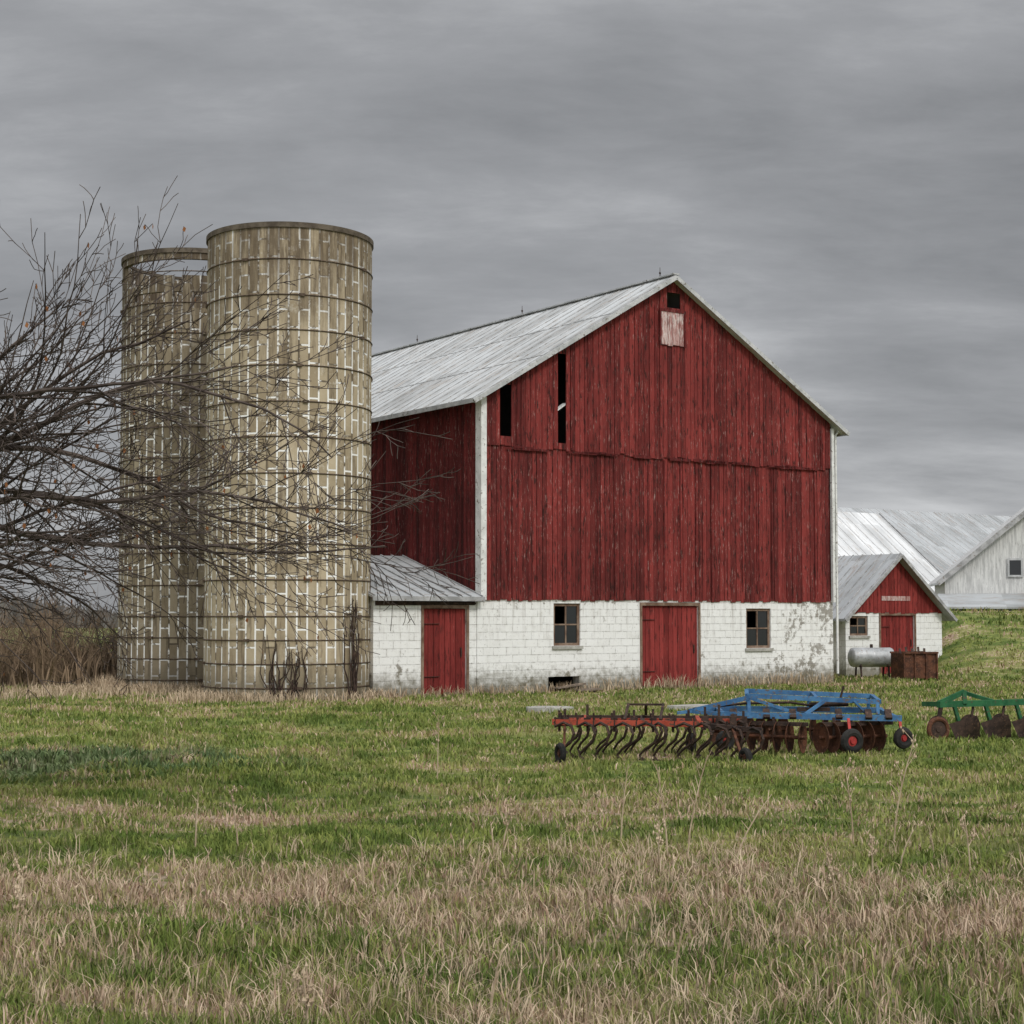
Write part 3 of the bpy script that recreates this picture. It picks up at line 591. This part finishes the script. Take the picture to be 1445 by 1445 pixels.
def stalk(x,y,h,lean,heads=True):
    z=float(hgt(x,y)); pts=[(x+lean*h*(q**1.6),y,z+h*q) for q in (0,.25,.5,.75,1)]; mb.tube(pts,[.008,.007,.006,.005,.003],4)
    for k in range(7):
        q=.45+.08*k; px=x+lean*h*q**1.6; dx=random.uniform(-.18,.18)*h*.6; e=(px+dx,y+random.uniform(-.05,.05),z+h*q+.12*h)
        mb.tube([(px,y,z+h*q),e],[.004,.003],3)
        if heads:
            for m_ in range(3): mb.rev((e[0]+random.uniform(-.02,.02),e[1],e[2]+random.uniform(-.03,.02)),(0,0,1),[(0,-.02),(.010,0),(0,.02)],5)
stalk(-.95,20.8,.85,.02); stalk(1.35,14.2,.8,-.12,False); stalk(1.5,14.0,.9,.2,False); stalk(1.0,15,.7,.1,False); stalk(3.5,15.,1.0,.22); stalk(3.15,15.1,.75,-.1); stalk(1.8,13.2,.6,.5,False)
for _ in range(26): 
    y=random.uniform(8,15.5); stalk(random.uniform(-.33,.33)*y,y,random.uniform(.25,.5),random.uniform(-.4,.4),random.random()<.4)
mb.build('weed_stalks',STRAW)

# ---------------------------------------------------------------- brush thicket
mb=MB(); random.seed(31)
def twig(mb,p,d,Ln,r,lev):
    p=Vector(p); d=Vector(d).normalized(); pts=[p.copy()]; rs=[r]; n=4
    for i in range(n):
        d=(d+Vector((random.gauss(0,.16),random.gauss(0,.16),random.gauss(.02,.12)))).normalized(); p=p+d*Ln/n; pts.append(p.copy()); rs.append(r*(1-.75*(i+1)/n))
    mb.tube(pts,rs,3,random.random())
    if lev>0:
        for k in range(4):
            i=random.randint(1,n-1); dd=(d+Vector((random.gauss(0,.7),random.gauss(0,.7),random.gauss(.1,.4))))
            twig(mb,pts[i],dd,Ln*.5,r*.55,lev-1)
for _ in range(620):
    y=random.uniform(46.8,60); x=random.uniform(-27,-9.5) if y>50 else random.uniform(-22,-11.6)
    if inbuild(np.array([x]),np.array([y]))[0]: continue
    twig(mb,(x,y,-.05),(random.gauss(0,.3),random.gauss(0,.3),1),random.uniform(1.2,2.7),.024,2)
mb.build('brush_thicket',TWIGM)
x=rng.uniform(-30,-9,9000); y=rng.uniform(46.3,58,9000); k=~inbuild(x,y); x,y=x[k],y[k]
make_blades('tall_dead_grass',x,y,rng.uniform(.4,1.5,len(x)),np.full(len(x),.05),rng.random(len(x)),TWIGM,.6)
x=rng.uniform(-420,420,16000); y=rng.uniform(300,380,16000); base=5.0+1.6*np.sin(x*.035)+1.0*np.sin(x*.11+1)
hh=np.clip(base,2.5,9)*rng.uniform(.35,1.1,len(x)); 
FAR=m_rough('distant_trees',(.13,.125,.12),(.19,.18,.165),.05,bst=0,det=2)
make_blades('distant_treeline',x,y,hh,np.full(len(x),1.6),rng.random(len(x)),FAR,.25)

# ---------------------------------------------------------------- bare tree
mb=MB(); random.seed(77); tips=[]
def branch(p,d,Ln,r,lev,up=.05,dens=1.):
    p=Vector(p); d=Vector(d).normalized(); n=max(4,int(Ln/.22)) if lev>1 else 4
    pts=[p.copy()];rs=[r]; ds=[d.copy()]
    for i in range(n):
        j=.10 if lev>1 else .15
        d=(d+Vector((random.gauss(0,j),random.gauss(0,j),random.gauss(up,j)))).normalized(); p=p+d*(Ln/n); pts.append(p.copy()); rs.append(max(.0042,r*(1-.82*(i+1)/n))); ds.append(d.copy())
    mb.tube(pts,rs,6 if lev>=3 else 3,random.random())
    if lev<=0: tips.append(pts[-1]); return
    cnt=max(2,int({3:15,2:7,1:4}[lev]*dens))
    for k in range(cnt):
        q=.12+.85*(k+random.random())/cnt; i=min(n-1,int(q*n)); dd=ds[i]
        side=dd.cross(Vector((random.gauss(0,1),random.gauss(0,1),random.gauss(0,1)))).normalized()
        ang=random.uniform(.35,.85); nd=dd*math.cos(ang)+side*math.sin(ang)
        branch(pts[i],nd,Ln*random.uniform(.28,.52)*(1.15-.5*q),max(.005,rs[i]*.55),lev-1,random.choice([.08,.04,-.05]),dens)
TX,TY=-7.25,17.2
mb.tube([(TX,TY,-.1),(TX,TY,.15),(TX+.04,TY,.9),(TX+.02,TY+.05,1.8),(TX+.12,TY,2.6),(TX+.1,TY,3.6),(TX+.2,TY+.1,4.6)],[.26,.2,.17,.155,.13,.10,.06],12)
limbs=[ (2.4,4,14,4.4,-.012),(2.6,-8,22,5.8,-.015),(2.9,14,19,6.1,-.010),(3.3,-4,27,5.4,-.03),(3.0,30,28,4.6,-.02),(3.5,4,30,5.4,-.012),(2.3,12,0,3.4,.0),(3.7,-12,30,3.2,-.03),(3.4,9,22,5.8,-.025),(3.1,20,10,4.6,-.02),(2.6,-6,4,4.4,-.015),(2.8,8,-4,3.6,-.01),
 (2.6,150,30,3.8,.02),(2.9,200,35,3.8,.02),(3.2,110,35,3.4,.0),(3.0,260,35,3.4,.0),(4.4,80,55,2.0,-.02)]
for z,az,el,Ln,up in limbs:
    a=math.radians(az);e=math.radians(el); branch((TX+.05,TY,z),(math.cos(a)*math.cos(e),math.sin(a)*math.cos(e),math.sin(e)),Ln,.048 if Ln>4.5 else .038,3,up,.95 if abs(az)<60 else .7)
tree=empty('bare_tree',(0,0,0)); mb.build('trunk_and_branches',BARK,tree)
lf=MB()
for t_ in random.sample(tips,min(110,len(tips))):
    x,y,z=t_; a=random.uniform(0,6.28); s=.026
    lf.add([(x,y,z),(x+s*math.cos(a),y+s*math.sin(a),z-.02),(x+.5*s*math.cos(a),y+.5*s*math.sin(a),z-.06),(x-s*.6*math.cos(a),y,z-.04)],[(0,1,2,3)])
lf.build('dead_leaves',DEADLEAF,tree)
mb=MB(); random.seed(5)
for k in range(16):
    a=math.radians(-84+random.uniform(-9,9)); z=0; pts=[]
    for q in range(7): a+=random.gauss(0,.035); z=.0+q*random.uniform(.16,.27); pts.append(((2.13+random.uniform(0,.05))*math.cos(a),(2.13+random.uniform(0,.05))*math.sin(a),z))
    mb.tube(pts,[.022*(1-.12*q) for q in range(7)],4)
for k in range(9):
    a=math.radians(-33+random.uniform(-4,4)); pts=[]
    for q in range(9): a+=random.gauss(0,.025); pts.append(((2.16+.05*random.random())*math.cos(a),(2.16+.05*random.random())*math.sin(a),q*random.uniform(.25,.33)))
    mb.tube(pts,[.025*(1-.09*q) for q in range(9)],4)
o=mb.build('dead_vine',RUSTD); o.location=(-5.72,41.4,0)

# ---------------------------------------------------------------- world
SUN_EL=math.radians(42); SUN_AZ=math.radians(150)
w=bpy.data.worlds.new('World'); scene.world=w; w.use_nodes=True; w.node_tree.nodes.clear(); T=NT(w.node_tree)
out=T.n('ShaderNodeOutputWorld'); sky=T.n('ShaderNodeTexSky',sky_type='NISHITA'); sky.sun_disc=False; sky.sun_elevation=SUN_EL; sky.sun_rotation=SUN_AZ
bg1=T.n('ShaderNodeBackground',{'Color':sky.outputs[0],'Strength':.06})
g=T.n('ShaderNodeTexCoord').outputs['Generated']; sp=T.n('ShaderNodeSeparateXYZ',{0:g}); zp=T.math('MAXIMUM',sp.outputs[2],0.)
zc=T.math('ADD',zp,.26); vec=T.n('ShaderNodeCombineXYZ',{0:T.math('DIVIDE',sp.outputs[0],zc),1:T.math('DIVIDE',sp.outputs[1],zc),2:5.3}).outputs[0]
n1=T.noise(vec,1.0,3,.5,.15,(.85,1.25,1)); n2=T.noise(vec,4.2,7,.62,.15,(.75,1.5,1))
f=T.math('ADD',T.math('MULTIPLY',n1,.70),T.math('MULTIPLY',n2,.30))
cl=T.n('ShaderNodeValToRGB',{0:f}); cr=cl.color_ramp; cr.elements[0].position=.27; cr.elements[0].color=(.155,.161,.170,1); cr.elements[1].position=.72; cr.elements[1].color=(.66,.67,.685,1)
e=cr.elements.new(.5); e.color=(.345,.352,.367,1); e=cr.elements.new(.60); e.color=(.49,.498,.513,1)
st=T.math('ADD',T.ss(zp,.45,.95,1,3.4),T.ss(sp.outputs[1],.1,-.6,0,1.4))
bg2=T.n('ShaderNodeBackground',{'Color':cl.outputs[0],'Strength':st})
ms_=T.n('ShaderNodeMixShader',{0:.95,1:bg1.outputs[0],2:bg2.outputs[0]}); T.nt.links.new(ms_.outputs[0],out.inputs[0])
sl=bpy.data.lights.new('sun','SUN'); sl.energy=1.45; sl.angle=math.radians(11); sl.color=(1,.96,.9); so=bpy.data.objects.new('sun',sl); scene.collection.objects.link(so)
dv=Vector((math.sin(SUN_AZ)*math.cos(SUN_EL),math.cos(SUN_AZ)*math.cos(SUN_EL),math.sin(SUN_EL))); so.rotation_euler=dv.to_track_quat('Z','Y').to_euler()
# ---------------------------------------------------------------- camera
cam=bpy.data.cameras.new('camera'); cam.sensor_width=36; cam.lens=57.0; cam.clip_end=6000; cam.clip_start=.05; cam.shift_y=.015
co=bpy.data.objects.new('camera',cam); scene.collection.objects.link(co); co.location=(0,0,2.05); co.rotation_euler=(math.radians(90+3.16),0,0); scene.camera=co
scene.view_settings.view_transform='Standard'; scene.view_settings.look='None'; scene.view_settings.exposure=0
